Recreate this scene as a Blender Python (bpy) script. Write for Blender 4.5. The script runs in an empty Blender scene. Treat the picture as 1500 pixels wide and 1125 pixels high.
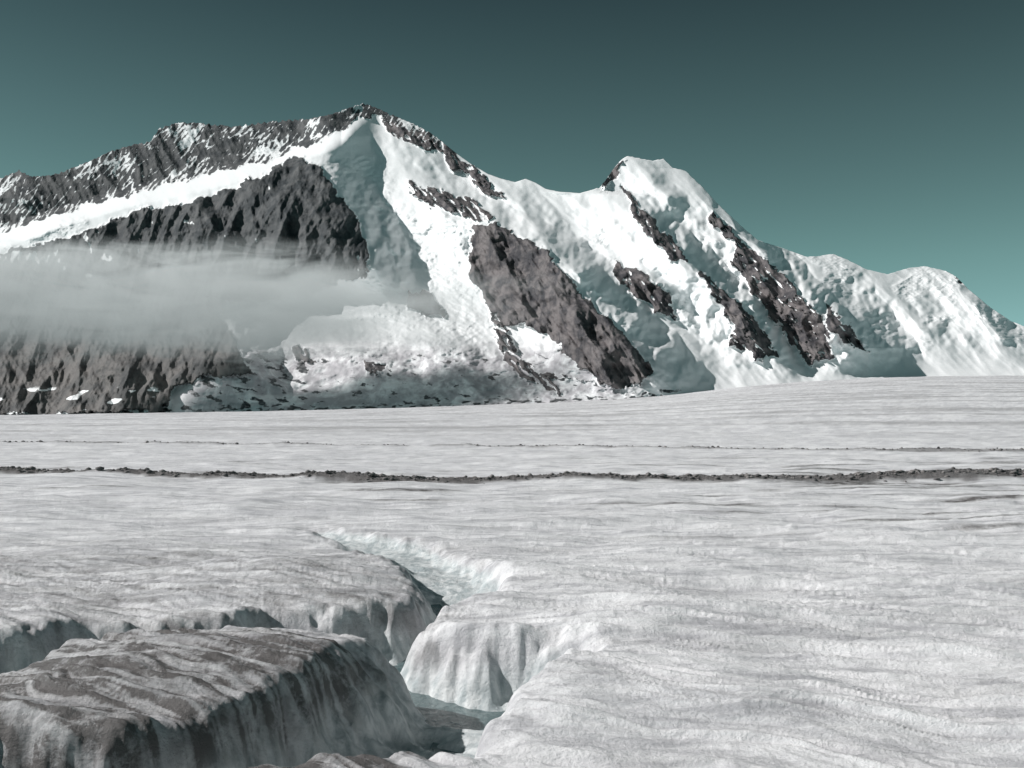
import bpy, math, numpy as np, time
from mathutils import Vector
import bmesh
sc=bpy.context.scene
F=1458.0; H=6.0; CX=750.0; HY=600.0
# ---------------------------------------------------------------- noise
def _h(ix,iy,s):
    h=(ix*374761393+iy*668265263+s*974711)&0xffffffff
    h=((h^(h>>13))*1274126177)&0xffffffff
    return (h^(h>>16))&0xff
_A=np.arange(256)*(2*math.pi/256);_C=np.cos(_A);_S=np.sin(_A)
def pn(x,y,s=0):
    x,y=np.broadcast_arrays(x,y)
    x0=np.floor(x);y0=np.floor(y);fx=x-x0;fy=y-y0
    ix=x0.astype(np.int64);iy=y0.astype(np.int64)
    u=fx*fx*fx*(fx*(fx*6-15)+10);v=fy*fy*fy*(fy*(fy*6-15)+10)
    def g(dx,dy):
        a=_h(ix+dx,iy+dy,s)
        return _C[a]*(fx-dx)+_S[a]*(fy-dy)
    a=g(0,0);b=g(1,0);c=g(0,1);d=g(1,1)
    return ((a+(b-a)*u)*(1-v)+(c+(d-c)*u)*v)*1.5
def fbm(x,y,o=4,s=0,g=0.5):
    r=0;a=1.0
    for i in range(o):
        r=r+a*pn(x+17.3*i,y-9.1*i,s+i);a*=g;x=x*2.03;y=y*2.03
    return r
def ridged(x,y,o=4,s=0,g=0.5):
    r=0;a=1.0
    for i in range(o):
        r=r+a*(1-2*np.abs(pn(x+7.7*i,y+3.1*i,s+i)));a*=g;x=x*2.03;y=y*2.03
    return r
def ss(a,b,x):
    t=np.clip((x-a)/(b-a),0,1);return t*t*(3-2*t)
def sdf(X,Y,poly,margin=None):
    P=np.array(poly,float);out=np.full(X.shape,-1e3)
    if margin is not None:
        m=(X>P[:,0].min()-margin)&(X<P[:,0].max()+margin)&(Y>P[:,1].min()-margin)&(Y<P[:,1].max()+margin)
    else: m=np.ones(X.shape,bool)
    x=X[m];y=Y[m];d=np.full(x.shape,1e12);ins=np.zeros(x.shape,bool);n=len(P)
    for i in range(n):
        ax,ay=P[i];bx,by=P[(i+1)%n];ex,ey=bx-ax,by-ay
        t=np.clip(((x-ax)*ex+(y-ay)*ey)/(ex*ex+ey*ey+1e-12),0,1)
        d=np.minimum(d,(x-ax-t*ex)**2+(y-ay-t*ey)**2)
        if ay!=by:
            c=((ay>y)!=(by>y))&(x<(bx-ax)*(y-ay)/(by-ay)+ax);ins^=c
    d=np.sqrt(d);out[m]=np.where(ins,d,-d)
    return out
def smooth_poly(P,it=2):
    P=np.array(P,float)
    for _ in range(it):
        Q=np.roll(P,-1,0);P=np.stack([.75*P+.25*Q,.25*P+.75*Q],1).reshape(-1,2)
    return P
def grid_mesh(name,V,nr,nc,attrs,mat):
    i=np.arange(nr-1)[:,None]*nc+np.arange(nc-1)[None,:]
    q=np.stack([i,i+1,i+nc+1,i+nc],-1).reshape(-1,4)
    me=bpy.data.meshes.new(name)
    me.vertices.add(nr*nc);me.vertices.foreach_set('co',V.reshape(-1).astype(np.float32))
    me.loops.add(q.size);me.loops.foreach_set('vertex_index',q.reshape(-1).astype(np.int32))
    me.polygons.add(len(q));me.polygons.foreach_set('loop_start',(np.arange(len(q))*4).astype(np.int32))
    me.polygons.foreach_set('use_smooth',np.ones(len(q),bool))
    me.update(calc_edges=True)
    for k,a in attrs.items():
        at=me.attributes.new(k,'FLOAT','POINT');at.data.foreach_set('value',a.reshape(-1).astype(np.float32))
    me.materials.append(mat)
    ob=bpy.data.objects.new(name,me);sc.collection.objects.link(ob);return ob
# ---------------------------------------------------------------- node helper
class NT:
    def __init__(s,name):
        s.m=bpy.data.materials.new(name);s.m.use_nodes=True;s.t=s.m.node_tree;s.t.nodes.clear()
    def n(s,ty,**k):
        nd=s.t.nodes.new(ty)
        for a,b in k.items(): setattr(nd,a,b)
        return nd
    def l(s,a,b): s.t.links.new(a,b)
    def val(s,x,sock):
        if hasattr(x,'is_output'): s.l(x,sock)
        else: sock.default_value=x
    def math(s,op,a,b=0.0,clamp=False):
        nd=s.n('ShaderNodeMath',operation=op,use_clamp=clamp);s.val(a,nd.inputs[0]);s.val(b,nd.inputs[1]);return nd.outputs[0]
    def mix(s,f,a,b,bt='MIX'):
        nd=s.n('ShaderNodeMix',data_type='RGBA',blend_type=bt);s.val(f,nd.inputs[0])
        s.val(a if hasattr(a,'is_output') else (*a,1),nd.inputs[6]);s.val(b if hasattr(b,'is_output') else (*b,1),nd.inputs[7]);return nd.outputs[2]
    def attr(s,nm): return s.n('ShaderNodeAttribute',attribute_name=nm).outputs['Fac']
    def coord(s,scale=(1,1,1),rot=(0,0,0)):
        tc=s.n('ShaderNodeTexCoord');mp=s.n('ShaderNodeMapping');s.l(tc.outputs['Object'],mp.inputs[0])
        mp.inputs['Scale'].default_value=scale;mp.inputs['Rotation'].default_value=rot;return mp.outputs[0]
    def noise(s,co,sc_,det=5,rough=.55,dist=0.0):
        nd=s.n('ShaderNodeTexNoise');s.l(co,nd.inputs['Vector']);nd.inputs['Scale'].default_value=sc_
        nd.inputs['Detail'].default_value=det;nd.inputs['Roughness'].default_value=rough;nd.inputs['Distortion'].default_value=dist;return nd.outputs['Fac']
    def ramp(s,f,a,b,lo=0.0,hi=1.0):
        nd=s.n('ShaderNodeMapRange',interpolation_type='SMOOTHSTEP');s.val(f,nd.inputs[0])
        for i,v in enumerate((a,b,lo,hi)): s.val(v,nd.inputs[i+1])
        return nd.outputs[0]
    def bump(s,h,dist,st=1.0,nrm=None):
        nd=s.n('ShaderNodeBump');s.l(h,nd.inputs['Height']);nd.inputs['Distance'].default_value=dist;nd.inputs['Strength'].default_value=st
        if nrm is not None: s.l(nrm,nd.inputs['Normal'])
        return nd.outputs[0]
    def out(s,col,rough,nrm=None,spec=0.3,**kw):
        p=s.n('ShaderNodeBsdfPrincipled');s.val(col,p.inputs['Base Color']);s.val(rough,p.inputs['Roughness'])
        p.inputs['Specular IOR Level'].default_value=spec
        for k,v in kw.items(): p.inputs[k].default_value=v
        if nrm is not None: s.l(nrm,p.inputs['Normal'])
        o=s.n('ShaderNodeOutputMaterial');s.l(p.outputs[0],o.inputs[0]);return s.m
# ---------------------------------------------------------------- base lines
BPX=np.array([-700,-400,0,250,400,600,830,950,1030,1130,1250,1340,1500,1900,2200.])
BPY=np.array([612,612,608,604,602,597,589,582,573,562,555,551,550,550,550.])
YB =np.array([2950,2900,2800,2650,2560,2480,2400,2400,2480,2620,2740,2800,2860,2950,2950.])
def base(px):
    k=np.array([-60,-40,-20,0,20,40,60])
    return (sum(np.interp(px+a,BPX,BPY) for a in k)/7, sum(np.interp(px+a,BPX,YB) for a in k)/7)
# ================================================================= GLACIER
rowsA=8748.0/(np.arange(1400,638,-1.2)-600)
rowsB=np.geomspace(rowsA[-1],4600,130)[1:]
Yr=np.concatenate([rowsA,rowsB]);PS=1.7;pc=np.arange(-400,1905,PS)
nr,nc=len(Yr),len(pc)
PX,Yg=np.meshgrid(pc,Yr)
Xg=(PX-CX)/F*Yg
def W(pts): return [((a-CX)/F*(8748.0/(b-HY)),8748.0/(b-HY)) for a,b in pts]
chan=W([(425,774),(500,779),(580,790),(640,798),(655,812),(700,826),(740,848),(700,874),(640,888),(600,910),(640,926),(700,928),(790,928),(865,936),
 (840,962),(780,985),(738,1012),(716,1046),(712,1066),(690,1078),(620,1088),(540,1100),(440,1122),(200,1180),(-100,1230),(-400,1260),
 (-400,1090),(-150,1085),(0,1078),(110,1090),(190,1088),(280,1068),(370,1042),(430,1020),(480,998),(515,975),(555,957),(580,946),(530,936),(470,930),(400,926),(260,941),(130,949),(60,971),(0,995),(-150,1035),(-400,1085),
 (-400,1010),(-150,964),(0,939),(100,922),(200,918),(300,913),(380,901),(470,898),(560,891),(622,884),(620,864),(598,842),(555,818),(480,788)])
chan=smooth_poly(chan,2)
near=(Yg<70)&(PX<1100)
d=np.full(Xg.shape,-1e3)
xn,yn=Xg[near],Yg[near]
wx=xn+0.28*fbm(xn*.8,yn*.8,3,5)+0.015*pn(xn*4,yn*4,8);wy=yn+0.28*fbm(xn*.8+31,yn*.8,3,6)+0.015*pn(xn*4+9,yn*4,9)
d[near]=sdf(wx,wy,chan)
gw=np.exp(-((Xg+2.7)/1.7)**2-((Yg-23.2)/2.6)**2)
gb=np.exp(-((Xg+6)/3.5)**2-((Yg-19)/1.6)**2)
gr=np.exp(-((Xg-.6)/2.0)**2-((Yg-26.5)/3.5)**2)
wallw=0.60+1.3*gw+0.5*gb+0.45*gr+0.25*ss(26,36,Yg)
depth=1.65*(1-ss(22,44,Yg))+0.5
br=ss(-2.6,-3.6,Xg)*ss(23.0,24.5,Yg)
depth=depth*(1-0.15*br)*(1-.35*ss(0,1.2,Xg))
flute=0.14*fbm((Xg+Yg*0.5)*.8,Yg*0.4,2,40)+.025*fbm(Xg*4,Yg*4,2,41)
lip=0.55+.6*gw+.2*gr
sh=ss(-lip,wallw*1.0,d+flute*ss(-.6,.1,d))
prof=sh*sh*(3-2*sh)*.4+sh*.6
prof=np.where(d>-5,prof,0)
ang=0.42*np.exp(-np.clip(Yg-15,0,None)/22)
V_=Yg+ang*Xg+0.5*fbm(Xg*.25,Yg*.25,2,77)
fade=1/(1+(Yg/60)**2)
z=0.32*fbm(Xg*0.09,V_*0.20,3,11)*(1-0.7*ss(60,400,Yg))
z+=0.08*ridged(Xg*0.16,V_*0.7,3,12)*fade**.6
z+=0.045*fbm(Xg*.7,V_*2.8,4,13)*fade
z+=0.014*ridged(Xg*1.8,V_*6,2,14)*fade
z+=0.6*fbm(Xg*.02,Yg*.03,3,15)*ss(90,400,Yg)
lines=ss(.72,.97,1-2*np.abs(pn(Xg*.06,V_*.55,301))+.12*fbm(Xg*.7,V_*2,3,302))
lines2=ss(.8,.98,1-2*np.abs(pn(Xg*.09+50,V_*1.3,303))+.12*fbm(Xg*.7,V_*2,3,304))
z+=(0.10*lines+.05*lines2)*ss(-1,1.5,Xg)*fade
def dome(px,py,rx,ry,h):
    cx,cy=W([(px,py)])[0];return h*np.exp(-((Xg-cx)/rx)**2-((Yg-cy)/ry)**2)
z+=dome(270,990,3.2,2.2,0.45)+dome(60,1030,2.5,2.2,0.15)+dome(400,850,5,4,0.4)+dome(900,900,3,5,0.2)+dome(740,885,1.2,1.0,.22)+dome(740,930,1.5,1.0,.12)+dome(820,1040,1.2,1.6,.18)
leftm=ss(1.0,-2.5,Xg)
u_=(Xg*.55+Yg*1.0)+.35*fbm(Xg*.4,Yg*.4,2,25);v_=(Xg-.5*Yg)
fur=ridged(u_*1.25,v_*.16,4,22)
z+=0.075*fur*(Yg<60)*leftm*ss(48,30,Yg)
z+=0.06*fbm(Xg*1.2,Yg*1.2,3,23)*np.exp(-((d+0.2)/0.9)**2)*(Yg<60)
fl=ss(-.5,.6,d)*gw
z-=0.30*fl*ss(-.3,.7,fbm((Xg*.5+Yg)*1.2,Xg*.35,3,24))
z-=depth*prof
def mor(px):
    y1=8748/(np.interp(px,[-420,0,300,650,1000,1250,1500,1925],[688,691,698,704,703,700,697,692])-600)
    y2=8748/(np.interp(px,[-420,0,400,850,1200,1500,1925],[647,648,651,655,659,661,662])-600)
    return y1,y2
m1,m2=mor(PX)
wob=0.9*fbm(Xg*.12,Yg*0,3,50)
WX=[-420,300,1000,1250,1925];W1=[1.7,2.0,2.6,4.0,4.4];W2X=[-420,800,1300,1500,1925];W2=[1.6,1.8,2.4,4.2,4.5]
w1=np.interp(PX,WX,W1);w2=np.interp(PX,W2X,W2)
e1=np.abs(Yg-m1-wob)/w1;e2=np.abs(Yg-m2-wob*1.6)/w2
z+=0.36*np.clip(1-e1*.8,0,1)*(1+.35*fbm(Xg*.3,Yg*.3,3,51))+0.28*np.clip(1-e2*.8,0,1)*(1+.3*fbm(Xg*.3,Yg*.3,3,52))
z+=(0.07*fbm(Xg*1.3,Yg*1.3,2,55))*np.maximum(ss(1.2,.6,e1),ss(1.2,.6,e2))
mmask=np.maximum(ss(1.35,.8,e1+.35*fbm(Xg*.4,Yg*.8,3,53)),0.7*ss(1.3,.7,e2+.3*fbm(Xg*.2,Yg*.5,3,54)))
pb,yb=base(PX)
zb=H+(HY-pb)/F*yb
s_=zb/(yb-220);q=np.clip(np.minimum(Yg,yb+40)-220,0,None)
z+=s_*(q*q/(q+180))*(yb-220+180)/(yb-220)
# dirt
dirt=0.5+0.5*fbm(Xg*.12,V_*.45,4,60)
left=ss(-0.3,-3.2,Xg)*ss(48,36,Yg)
blk=ss(24.5,23,Yg+0.15*Xg)*ss(-1.2,-2.4,Xg)
streak=ss(.05,.8,fbm(Xg*.35,V_*2.2,4,61)+.15)
layer=ss(-.25,.6,fbm(u_*2.2,v_*.22,5,62,.6)-.25*fur+.25)
dirtv=0.14*ss(.45,.9,dirt)+0.55*left*(0.15+.5*streak+.5*layer)+1.0*blk*(0.32+layer*.85)
dirtv+=0.8*ss(.5,1.0,fbm(Xg*.05,Yg*.75,4,63)+.35*ss(700,1300,PX))*ss(42,55,Yg)*ss(140,110,Yg)
dirtv+=0.40*ss(0,.8,fbm(Xg*.006,Yg*.02,4,64)+.2)*ss(160,300,Yg)*ss(5000,2500,Yg)
bright=np.maximum(ss(.0,.75,fbm(Xg*.13,V_*1.2,4,66)+.3*ss(-2,4,Xg)),np.maximum(lines,lines2)*ss(-1,1.5,Xg)*ss(70,40,Yg))
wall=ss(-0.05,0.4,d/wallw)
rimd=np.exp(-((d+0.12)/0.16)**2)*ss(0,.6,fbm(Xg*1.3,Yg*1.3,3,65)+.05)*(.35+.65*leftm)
g=NT('glacier_ice')
co=g.coord();cst=g.coord((.25,1.6,1),(0,0,math.radians(14)));cst2=g.coord((.05,.5,1));cwl=g.coord((1,1,.35))
n1=g.noise(cst,1.2,9,.68,.3);n2=g.noise(co,11,7,.75);n3=g.noise(co,2.2,6,.6,.2);n4=g.noise(cst2,1.0,7,.65);n5=g.noise(cwl,3.0,5,.6,.4)
col=g.mix(g.ramp(n1,.36,.66),(.90,.90,.915),(.52,.52,.545))
col=g.mix(g.math('MULTIPLY',g.ramp(n4,.45,.70),.42),col,(.44,.44,.465))
col=g.mix(g.math('MULTIPLY',g.attr('bright'),g.ramp(n3,.3,.6,.3,.9)),col,(.92,.92,.93))
col=g.mix(g.math('MULTIPLY',g.ramp(n2,.50,.72),.45),col,(.28,.28,.30))
dm=g.math('MULTIPLY',g.attr('dirt'),g.ramp(g.math('ADD',n3,g.math('MULTIPLY',n2,.5)),.45,.95,.45,1.35),True)
col=g.mix(dm,col,(.115,.107,.105))
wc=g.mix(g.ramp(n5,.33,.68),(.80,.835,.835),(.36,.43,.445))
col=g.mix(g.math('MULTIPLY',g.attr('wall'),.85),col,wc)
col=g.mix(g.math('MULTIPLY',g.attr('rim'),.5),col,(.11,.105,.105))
col=g.mix(g.math('MULTIPLY',g.attr('moraine'),g.ramp(n2,.3,.6,.85,1)),col,g.mix(g.ramp(n2,.35,.6),(.19,.175,.17),(.09,.086,.086)))
b=g.bump(n1,.13,.75);b=g.bump(n3,.09,.45,b);b=g.bump(n2,.06,.9,b)
gm=g.out(col,.55,b,.4)
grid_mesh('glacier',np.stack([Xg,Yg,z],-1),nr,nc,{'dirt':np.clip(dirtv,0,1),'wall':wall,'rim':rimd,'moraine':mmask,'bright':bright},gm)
# ---------------------------------------------------------------- stream
sw=NT('meltwater')
c=sw.coord((1,.6,1));nn=sw.noise(c,5,5,.6,.6)
swm=sw.out(sw.mix(sw.ramp(nn,.3,.7),(.07,.11,.115),(.17,.225,.23)),.18,sw.bump(nn,.05,.8),.5)
ca=np.array([(-1.9,18.4),(-1.6,19.5),(-1.3,21),(-.9,22.5),(-.75,24),(-1.2,25.5),(-2.0,27),(-2.6,28.5),(-2.65,30.5),(-2.8,32.5),(-3.6,35)])
N=90;tt=np.linspace(0,len(ca)-1,N)
cxs=np.interp(tt,range(len(ca)),ca[:,0]);cys=np.interp(tt,range(len(ca)),ca[:,1])
tx=np.gradient(cxs);ty=np.gradient(cys);L=np.hypot(tx,ty);wv=[]
for k in range(N):
    for j in np.linspace(-1,1,9):
        wv.append((cxs[k]-ty[k]/L[k]*j*1.1,cys[k]+tx[k]/L[k]*j*1.1,-(1.65*(1-float(ss(22,44,np.array(cys[k]))))+.5)+.20))
grid_mesh('meltwater_stream',np.array(wv),N,9,{},swm)
# ---------------------------------------------------------------- moraine rubble
def ico(sub):
    bm=bmesh.new();bmesh.ops.create_icosphere(bm,subdivisions=sub,radius=1)
    v=np.array([x.co[:] for x in bm.verts]);f=np.array([[y.index for y in x.verts] for x in bm.faces]);bm.free();return v,f
rng=np.random.default_rng(3)
rk=NT('moraine_rock');oc=rk.coord();rn=rk.noise(oc,.9,3);rn2=rk.noise(oc,9,4)
rkm=rk.out(rk.mix(rk.ramp(rn,.35,.65),(.09,.09,.092),(.24,.225,.22)),.85,rk.bump(rn2,.05))
def rubble(name,which,n,smin,smax,pw):
    v0,f0=ico(1);variants=[]
    for k in range(10):
        v=v0*(1+rng.uniform(-.32,.32,(len(v0),1)));variants.append(v*np.array([rng.uniform(.8,1.4),rng.uniform(.7,1.2),rng.uniform(.45,.75)]))
    px=rng.uniform(-395,1895,n);dens=np.interp(px,[-420,1000,1200,1920],[.6,.75,1,1]);px=px[rng.random(n)<dens];n=len(px)
    m=mor(px)[which];ww=np.interp(px,WX,W1) if which==0 else np.interp(px,W2X,W2)
    X=(px-CX)/F*m;Y=m+0.9*fbm(X*.12,X*0,3,50)*(1 if which==0 else 1.6)+rng.normal(0,.42,n)*ww;X=(px-CX)/F*Y
    s=smin*(smax/smin)**(rng.random(n)**pw)
    pxi=np.clip(((px-pc[0])/PS).round().astype(int),0,nc-1);ri=np.clip(np.searchsorted(Yr,Y),0,nr-1)
    Z=z[ri,pxi]+s*.15
    VV=[];FF=[];o=0
    for k in range(n):
        a=rng.uniform(0,6.28);c_,s_2=math.cos(a),math.sin(a);v=variants[k%10]*s[k]
        VV.append(np.stack([v[:,0]*c_-v[:,1]*s_2+X[k],v[:,0]*s_2+v[:,1]*c_+Y[k],v[:,2]+Z[k]],-1));FF.append(f0+o);o+=len(v0)
    VV=np.concatenate(VV);FF=np.concatenate(FF)
    me=bpy.data.meshes.new(name);me.vertices.add(len(VV));me.vertices.foreach_set('co',VV.reshape(-1).astype(np.float32))
    me.loops.add(FF.size);me.loops.foreach_set('vertex_index',FF.reshape(-1).astype(np.int32))
    me.polygons.add(len(FF));me.polygons.foreach_set('loop_start',(np.arange(len(FF))*3).astype(np.int32));me.update(calc_edges=True)
    me.materials.append(rkm);ob=bpy.data.objects.new(name,me);sc.collection.objects.link(ob)
rubble('moraine_rubble',0,10000,.05,.32,9)
rubble('moraine_rubble',1,4500,.05,.32,10)
# ================================================================= MOUNTAINS
ridge=[(-700,400),(-400,330),(-200,300),(-60,278),(0,262),(20,255),(28,250),(45,260),(75,258),(100,250),(130,238),(165,222),(200,212),(222,208),(232,190),(245,185),(262,181),(300,182),(340,187),(380,181),(420,177),(450,176),(480,170),(505,162),(520,156),(532,153),(548,158),(580,172),(610,185),(635,199),(650,210),(665,222),(690,240),(715,255),(735,262),(755,267),(770,262),(785,268),(800,277),(820,281),(850,283),(878,275),(888,264),(900,247),(912,233),(920,229),(932,231),(955,236),(972,233),(985,246),(1005,251),(1030,275),(1045,292),(1065,312),(1090,335),(1110,352),(1150,365),(1180,376),(1195,376),(1220,372),(1240,380),(1270,395),(1300,402),(1330,393),(1355,390),(1385,397),(1400,405),(1420,425),(1450,450),(1480,470),(1510,482),(1600,505),(1750,500),(1900,515),(2200,520)]
R=np.array(ridge,float)
mc=np.arange(-400,1905,1.35);NT_=350
rp=np.interp(mc,R[:,0],R[:,1])
rocky=np.interp(mc,[0,505,540,640,655,870,880,905,915,1000,1110,2000],[1,1,1,1,.1,.05,.8,.8,.3,.3,.2,.1])
rp=rp-rocky*(2.4*ridged(mc/9,mc*0,3,90)-1.5)
bp,byy=base(mc)
T=np.linspace(0,1,NT_)[:,None]
MPY=(bp+10)[None,:]+((rp-bp-10)[None,:])*T
MPX=np.broadcast_to(mc[None,:],MPY.shape).copy()
up=(bp[None,:]-MPY)
D=byy[None,:]+4.2*up
shelf=np.interp(mc,[-420,0,90,200,300,400,445,500,530,560],[400,355,322,290,268,243,225,205,175,150])[None,:]
sh_w=np.interp(mc,[-420,300,440,520,560],[1,1,.8,.25,0])[None,:]
D+=sh_w*(380*ss(12,-22,MPY-shelf)) - sh_w*1.8*np.clip(shelf-MPY-10,0,None)
lw=ss(560,470,MPX)*ss(-100,60,MPX)
D-=lw*1.6*np.clip(np.minimum(430-shelf,430-MPY),0,None)
D+=120-120*np.exp(-np.clip(up,0,None)/22)*ss(950,1150,MPX)-120*(1-ss(950,1150,MPX))
D+=190*np.exp(-((MPX-440)/100)**2-((MPY-455)/50)**2)
def rib(pts,A,wl,wr,pw=1.0):
    global D
    p=np.array(pts,float)
    xc=np.interp(MPY,p[:,1],p[:,0]);a=np.interp(MPY,p[:,1],np.array(A,float),left=0,right=0)
    dx=MPX-xc+9*fbm(MPX/35,MPY/35,3,int(p[0,0]))
    t=np.where(dx<0,np.clip(1+dx/wl,0,1),np.clip(1-dx/wr,0,1))
    t=np.where(t>.9,.9+(t-.9)*.5,t)
    t=t*.75+.25*t*t*(3-2*t)
    D=D-a*t**pw
rib([(440,225),(470,250),(500,290),(532,335),(545,395),(560,430),(580,470)],[0,90,210,300,290,130,0],260,60)
rib([(250,370),(290,395),(320,430),(340,480),(362,530),(375,570),(380,605)],[0,90,200,280,270,140,0],230,55)
rib([(535,150),(548,190),(575,220),(600,262),(660,300),(705,322),(770,350),(822,392),(872,455),(925,510),(965,560),(985,600)],[0,30,60,120,190,240,280,320,350,300,140,0],150,85)
rib([(705,318),(722,350),(745,400),(765,450),(775,490)],[0,80,100,80,0],45,28)   # inner rock pillars of the big rib
rib([(760,340),(800,400),(840,460),(880,530),(900,575)],[0,50,70,70,0],40,30)
rib([(500,165),(530,200),(545,235),(560,270)],[0,50,30,0],70,60)
rib([(560,165),(600,215),(640,250)],[0,60,0],60,60)
rib([(690,235),(760,300),(800,350),(850,400),(900,440)],[0,80,120,120,0],65,50)
rib([(640,310),(670,360),(700,420),(720,480)],[0,60,60,0],60,30)
rib([(870,280),(915,285),(945,325),(985,360),(1020,400),(1080,440),(1115,490),(1140,540),(1150,570)],[0,90,200,250,280,290,270,90,0],100,50)
rib([(918,225),(945,255),(975,290),(1000,320)],[0,60,70,0],50,35)
rib([(985,247),(1045,300),(1090,350),(1140,400),(1180,440),(1212,480),(1225,530),(1230,560)],[0,150,210,270,300,300,140,0],95,50)
rib([(1185,370),(1205,430),(1235,465),(1268,510),(1285,550)],[0,180,280,220,0],55,80)
rib([(1220,372),(1290,420),(1350,480),(1400,540)],[0,70,100,0],50,60)
rib([(1385,395),(1420,440),(1450,480),(1490,540)],[0,110,120,0],90,45)
rib([(1500,480),(1560,510),(1600,560)],[0,60,0],80,80)
rib([(890,380),(960,415),(990,480)],[0,130,0],70,35)
rib([(0,250),(30,290),(60,350)],[0,70,0],60,60);rib([(60,420),(120,480),(180,540),(200,612)],[0,90,150,0],90,60)
rib([(470,480),(530,520),(600,605)],[0,80,0],90,60);rib([(580,440),(650,510),(700,600)],[0,70,0],70,50)
rib([(150,330),(180,400),(210,480)],[0,100,0],90,35);rib([(270,270),(320,340),(340,430)],[0,120,0],90,35);rib([(380,250),(415,310),(430,390)],[0,80,0],60,30)
wxp=MPX+6*fbm(MPX/22,MPY/22,4,70)+2*pn(MPX/4,MPY/4,71);wyp=MPY+6*fbm(MPX/22+40,MPY/22,4,72)+2*pn(MPX/4+9,MPY/4,73)
def poly(p,soft=2.0): return ss(-soft,soft,sdf(wxp,wyp,p,40))
rockB=poly([(-430,250),(0,200),(230,150),(420,150),(530,130),(560,150),(600,170),(650,200),(645,222),(620,212),(580,185),(548,168),(525,172),(490,195),(450,214),(400,232),(320,252),(240,270),(200,285),(130,300),(90,316),(50,322),(0,345),(-430,420)])
rockA=poly([(445,226),(470,250),(500,290),(528,330),(540,370),(538,402),(480,420),(420,440),(330,440),(320,470),(345,490),(355,520),(372,548),(300,552),(255,565),(240,600),(100,606),(0,606),(-430,618),(-430,420),(0,372),(90,350),(130,338),(200,308),(270,300),(320,282),(375,262),(415,240)])
rockA=np.maximum(rockA,poly([(600,422),(630,432),(655,458),(625,464),(598,446)]))
rockR=poly([(690,332),(720,326),(760,345),(800,365),(828,400),(870,448),(920,498),(958,542),(935,565),(900,572),(880,562),(850,535),(800,492),(760,470),(735,478),(712,440),(688,400)])
an=fbm((MPX-.9*MPY)/7,(MPY+.4*MPX)/16,3,82)
rockR=np.maximum(rockR,poly([(598,262),(640,280),(690,290),(722,318),(700,326),(660,312),(625,300),(600,280)])*ss(-.5,-.1,an))
rockR=np.maximum(rockR,poly([(715,455),(740,475),(760,520),(790,545),(870,560),(800,552),(830,580),(770,560),(735,520)])*ss(-.3,.0,an))
for p in ([(912,272),(930,290),(950,320),(985,350),(1005,385),(985,380),(950,345),(925,310)],
          [(898,382),(940,400),(985,436),(990,468),(960,452),(925,425),(900,400)],
          [(1020,390),(1055,425),(1085,445),(1115,480),(1140,525),(1105,525),(1070,505),(1075,480),(1050,440)],
          [(1072,358),(1110,368),(1150,408),(1190,446),(1212,480),(1220,524),(1185,534),(1160,500),(1135,470),(1110,440),(1078,392)],
          [(1045,310),(1075,340),(1100,365),(1070,355),(1040,320)],
          [(1208,443),(1240,473),(1270,516),(1240,506),(1215,482)],
          [(876,270),(905,238),(915,236),(900,262),(885,278)],
          [(1385,392),(1403,400),(1412,418),(1398,410)],
          [(650,200),(668,225),(700,250),(740,290),(715,285),(680,255),(650,240)],
          [(560,175),(640,200),(650,225),(600,210),(565,190)],
          [(425,505),(450,510),(465,530),(430,528)],[(535,528),(562,535),(560,548),(540,545)]):
    rockR=np.maximum(rockR,poly(p)*ss(-.75,-.35,an))
foot=ss(13,2,up+8*fbm(MPX/25,MPY/12,3,83))*ss(1060,960,MPX)
dirty=ss(10,60,MPY-470)*ss(230,300,MPX)*ss(1000,900,MPX)
rock=np.maximum(rockB,np.maximum(rockA,rockR))
fallB=MPX+.75*MPY
spB=ss(.6,.95,ridged(fallB/11,(MPY-.3*MPX)/30,3,84,.6)*.6+.4*fbm(MPX/50,MPY/50,2,85)+.1)
rock_f=rock*(1-rockB*spB*.6)
lowrock=rockA*ss(555,580,MPY);rock_f=rock_f*(1-.9*lowrock*ss(.4,.6,fbm(MPX/35+MPY/30,MPY/12,3,86)))
rock_f=rock_f*(1-.6*rockA*ss(440,400,MPY)*ss(.8,1.05,fbm(MPX/14,MPY/26,3,87)+.45*ss(100,200,300-MPX)))
rock_f=np.maximum(rock_f,.7*foot*ss(-.3,.2,fbm(MPX/14,MPY/5,3,88)))
rock_f=np.maximum(rock_f,ss(.45,.75,fbm((MPX+.6*MPY)/26,(MPY-.3*MPX)/9,4,89)+.38*ss(560,380,MPX))*dirty*.62)
# relief
fall=MPX-0.45*MPY
D-=rock*(18*ridged(fall/40,MPY/95,4,92,.48)+2.5*fbm(MPX/8,MPY/12,3,93))
D-=rockA*30*ridged((MPX+.35*MPY)/38,MPY/110,4,94,.42)
D-=rockR*22*ridged((MPX-.75*MPY)/30,(MPY+.3*MPX)/80,3,194,.45)
snow=1-rock
D-=snow*(10*fbm(fall/60,MPY/60,3,95)+0.4*fbm(MPX/10,MPY/8,3,96))
D-=snow*9*ridged((MPX-1.0*MPY)/50,(MPY+.3*MPX)/140,3,195,.38)*ss(560,640,MPX)
ser=ss(.05,.5,fbm(MPX/60,MPY/40,2,97)+.15)*ss(310,360,MPY+40*ss(700,500,MPX))*ss(530,470,MPY)*.8
ser=np.maximum(ser,.8*poly([(455,235),(560,225),(590,330),(620,400),(590,420),(540,330)],14))
ser=np.maximum(ser,1.0*poly([(595,310),(690,320),(700,430),(640,440),(590,380)],12))
ser=np.maximum(ser,.8*poly([(400,480),(560,440),(690,440),(720,520),(640,560),(520,540),(430,530)],18))
D-=snow*ser*(5.5*ridged(MPX/17,MPY/10,4,98,.58)+3*ridged((MPX+.5*MPY)/40,(MPY-.4*MPX)/7,3,298,.5))
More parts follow.
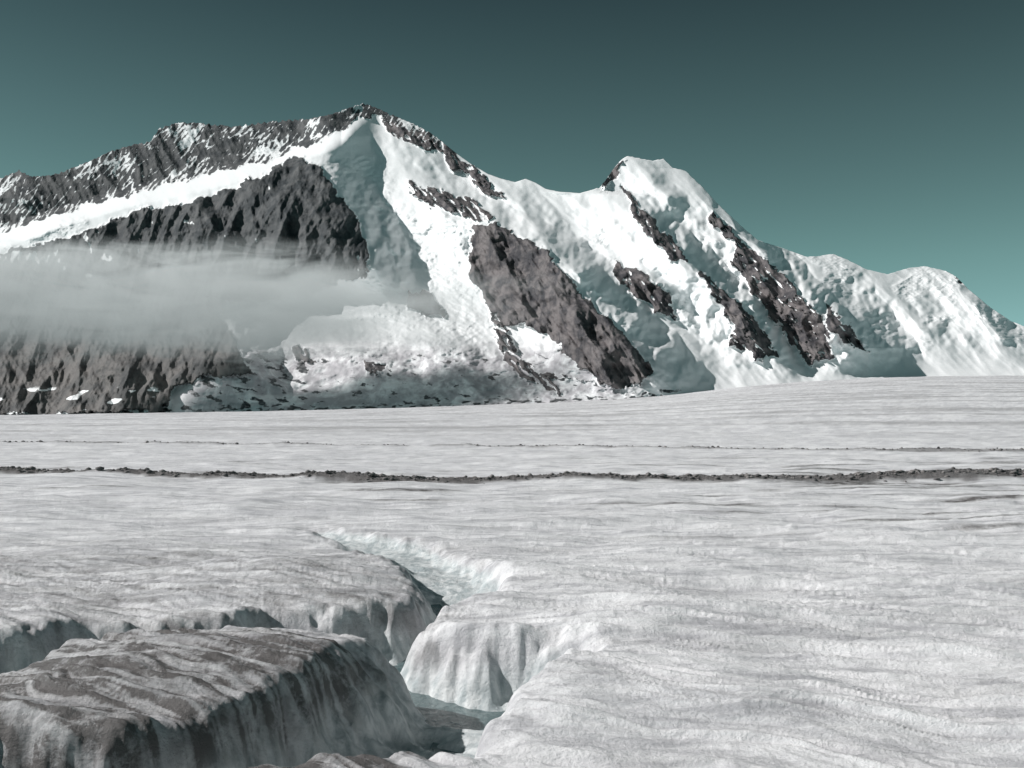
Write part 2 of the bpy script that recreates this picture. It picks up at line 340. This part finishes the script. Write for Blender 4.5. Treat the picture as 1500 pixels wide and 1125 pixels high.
D-=dirty*snow*(13*ridged((MPX+1.3*MPY)/60,(MPY-.3*MPX)/34,4,99,.45)+1.2*fbm(MPX/8,MPY/4,3,199))
Z=H+(HY-MPY)/F*D
X=(MPX-CX)/F*D
V=np.stack([X,D,Z],-1)
top=V[-1];backs=[]
for i in range(1,25):
    t=i/24;bk=top.copy();bk[:,1]+=t*1500+12*fbm(mc/20,mc*0+i,3,100);bk[:,2]=top[:,2]*(1-t*1.02)-14*t*fbm(mc/25,mc*0+i*.4,3,101);backs.append(bk)
V=np.concatenate([V,np.stack(backs)],0)
def ext(a): return np.concatenate([a,np.repeat(a[-1:],24,0)],0)
m=NT('mountain_rock_snow')
co=m.coord();cg=m.coord((1,.6,.30));cb=m.coord((.25,.25,1.3),(0,math.radians(25),0))
a1=m.noise(cg,.03,9,.62,.4);a2=m.noise(co,.12,6,.6);a3=m.noise(co,.012,5,.6);a4=m.noise(cb,.03,6,.6,.5)
am=m.math('ADD',m.math('MULTIPLY',a1,.5),m.math('ADD',m.math('MULTIPLY',a4,.25),m.math('MULTIPLY',a3,.25)))
rockc=m.mix(m.ramp(am,.40,.60),(.038,.045,.050),(.115,.118,.120))  # teal tint stands in for distance haze, mixed into the rock colour
rockc=m.mix(m.attr('tone'),rockc,m.mix(m.ramp(am,.41,.58),(.052,.052,.058),(.175,.160,.160)))
rockc=m.mix(m.math('MULTIPLY',m.attr('low'),.7),rockc,m.mix(m.ramp(a3,.35,.65),(.085,.085,.085),(.19,.175,.166)))
snowc=m.mix(m.ramp(a2,.35,.75),(.90,.915,.92),(.84,.86,.87))
snowc=m.mix(m.math('MULTIPLY',m.attr('dirty'),m.ramp(am,.40,.56,.25,1)),snowc,(.36,.35,.37))
rf=m.ramp(m.math('ADD',m.attr('rock'),m.math('MULTIPLY',m.math('SUBTRACT',a2,.5),.6)),.35,.65)
col=m.mix(rf,snowc,rockc)
bs=m.bump(a1,2.5,.35);bs=m.bump(a2,.6,.25,bs)
bR=m.bump(a1,11.0,.7);bR=m.bump(a4,8,.6,bR);bR=m.bump(a2,3.0,.7,bR)
mn=m.n('ShaderNodeMix',data_type='VECTOR');m.l(rf,mn.inputs[0]);m.l(bs,mn.inputs[4]);m.l(bR,mn.inputs[5])
mm=m.out(col,.75,mn.outputs[1],.15)
low=ss(470,520,MPY)*rockA
grid_mesh('snowy_mountain_range',V,V.shape[0],V.shape[1],{'rock':ext(rock_f),'tone':ext(np.clip(rockR,0,1)),'low':ext(low),'dirty':ext(dirty*snow*.9)},mm)
# ================================================================= MIST
cv=NT('mist');tc=cv.n('ShaderNodeTexCoord');mp=cv.n('ShaderNodeMapping');cv.l(tc.outputs['Object'],mp.inputs[0]);mp.inputs['Scale'].default_value=(3.0,.5,1.9)
nz=cv.noise(mp.outputs[0],1.6,5,.62,1.0)
sp=cv.n('ShaderNodeSeparateXYZ');cv.l(tc.outputs['Object'],sp.inputs[0])
x,y,zz=sp.outputs
r2=cv.math('ADD',cv.math('MULTIPLY',zz,zz),cv.math('MULTIPLY',y,y))
wid=cv.ramp(x,.2,1.0,1.0,.6)
fz=cv.ramp(cv.math('DIVIDE',r2,cv.math('MULTIPLY',wid,wid)),.04,1.0,1,0)
fx=cv.ramp(x,.25,1.0,1,0)
ff=cv.math('MULTIPLY',fz,fx)
dn=cv.ramp(cv.math('ADD',nz,cv.math('MULTIPLY',ff,.34)),.50,.88)
dens=cv.math('MULTIPLY',cv.math('MULTIPLY',dn,cv.math('POWER',ff,.6)),.012)
pv=cv.n('ShaderNodeVolumePrincipled');cv.l(dens,pv.inputs['Density']);pv.inputs['Color'].default_value=(.95,.98,.98,1)
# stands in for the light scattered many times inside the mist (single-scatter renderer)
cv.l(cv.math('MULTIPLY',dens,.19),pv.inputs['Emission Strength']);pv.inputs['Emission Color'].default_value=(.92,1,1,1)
o=cv.n('ShaderNodeOutputMaterial');cv.l(pv.outputs[0],o.inputs['Volume'])
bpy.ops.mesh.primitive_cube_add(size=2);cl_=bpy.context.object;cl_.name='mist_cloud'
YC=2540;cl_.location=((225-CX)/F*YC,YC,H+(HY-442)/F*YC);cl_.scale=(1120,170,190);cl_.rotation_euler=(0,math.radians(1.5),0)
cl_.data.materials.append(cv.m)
# ================================================================= LIGHT
el=math.radians(35);az=math.radians(88)
S=Vector((-math.sin(az)*math.cos(el),math.cos(az)*math.cos(el),math.sin(el)))
ld=bpy.data.lights.new('sun','SUN');ld.energy=4.9;ld.angle=math.radians(.5);ld.color=(1,.965,.95)
lo=bpy.data.objects.new('sun',ld);lo.rotation_euler=S.to_track_quat('Z','Y').to_euler();sc.collection.objects.link(lo)
w=bpy.data.worlds.new('World');sc.world=w;w.use_nodes=True;t=w.node_tree;t.nodes.clear()
sky=t.nodes.new('ShaderNodeTexSky');sky.sky_type='NISHITA';sky.sun_disc=False;sky.sun_elevation=el;sky.sun_rotation=-az;sky.altitude=2800
bw=t.nodes.new('ShaderNodeRGBToBW');t.links.new(sky.outputs[0],bw.inputs[0])
tcw=t.nodes.new('ShaderNodeTexCoord');sx=t.nodes.new('ShaderNodeSeparateXYZ');t.links.new(tcw.outputs['Generated'],sx.inputs[0])
cr=t.nodes.new('ShaderNodeValToRGB');t.links.new(sx.outputs[2],cr.inputs[0])
E=cr.color_ramp.elements;E[0].position=0;E[0].color=(.50,.92,.91,1);E[1].position=.80;E[1].color=(.34,.60,.64,1)  # top of the ramp brightened, out of view, as added fill for the shadows
for p_,c_ in ((.14,(.43,.83,.82,1)),(.27,(.30,.58,.61,1)),(.39,(.17,.33,.38,1)),(.5,(.17,.33,.38,1))):
    e=E.new(p_);e.color=c_
mx=t.nodes.new('ShaderNodeMix');mx.data_type='RGBA';mx.blend_type='MULTIPLY';mx.inputs[0].default_value=1
t.links.new(cr.outputs[0],mx.inputs[6]);t.links.new(bw.outputs[0],mx.inputs[7])
bg=t.nodes.new('ShaderNodeBackground');bg.inputs[1].default_value=.10;t.links.new(mx.outputs[2],bg.inputs[0])
ow=t.nodes.new('ShaderNodeOutputWorld');t.links.new(bg.outputs[0],ow.inputs[0])
cd=bpy.data.cameras.new('camera');cd.lens=35;cd.sensor_width=36;cd.shift_y=.025;cd.clip_end=30000;cd.clip_start=.1
cam=bpy.data.objects.new('camera',cd);cam.location=(0,0,H);cam.rotation_euler=(math.radians(90),0,0);sc.collection.objects.link(cam);sc.camera=cam
sc.view_settings.view_transform='Standard';sc.view_settings.look='None';sc.view_settings.exposure=0
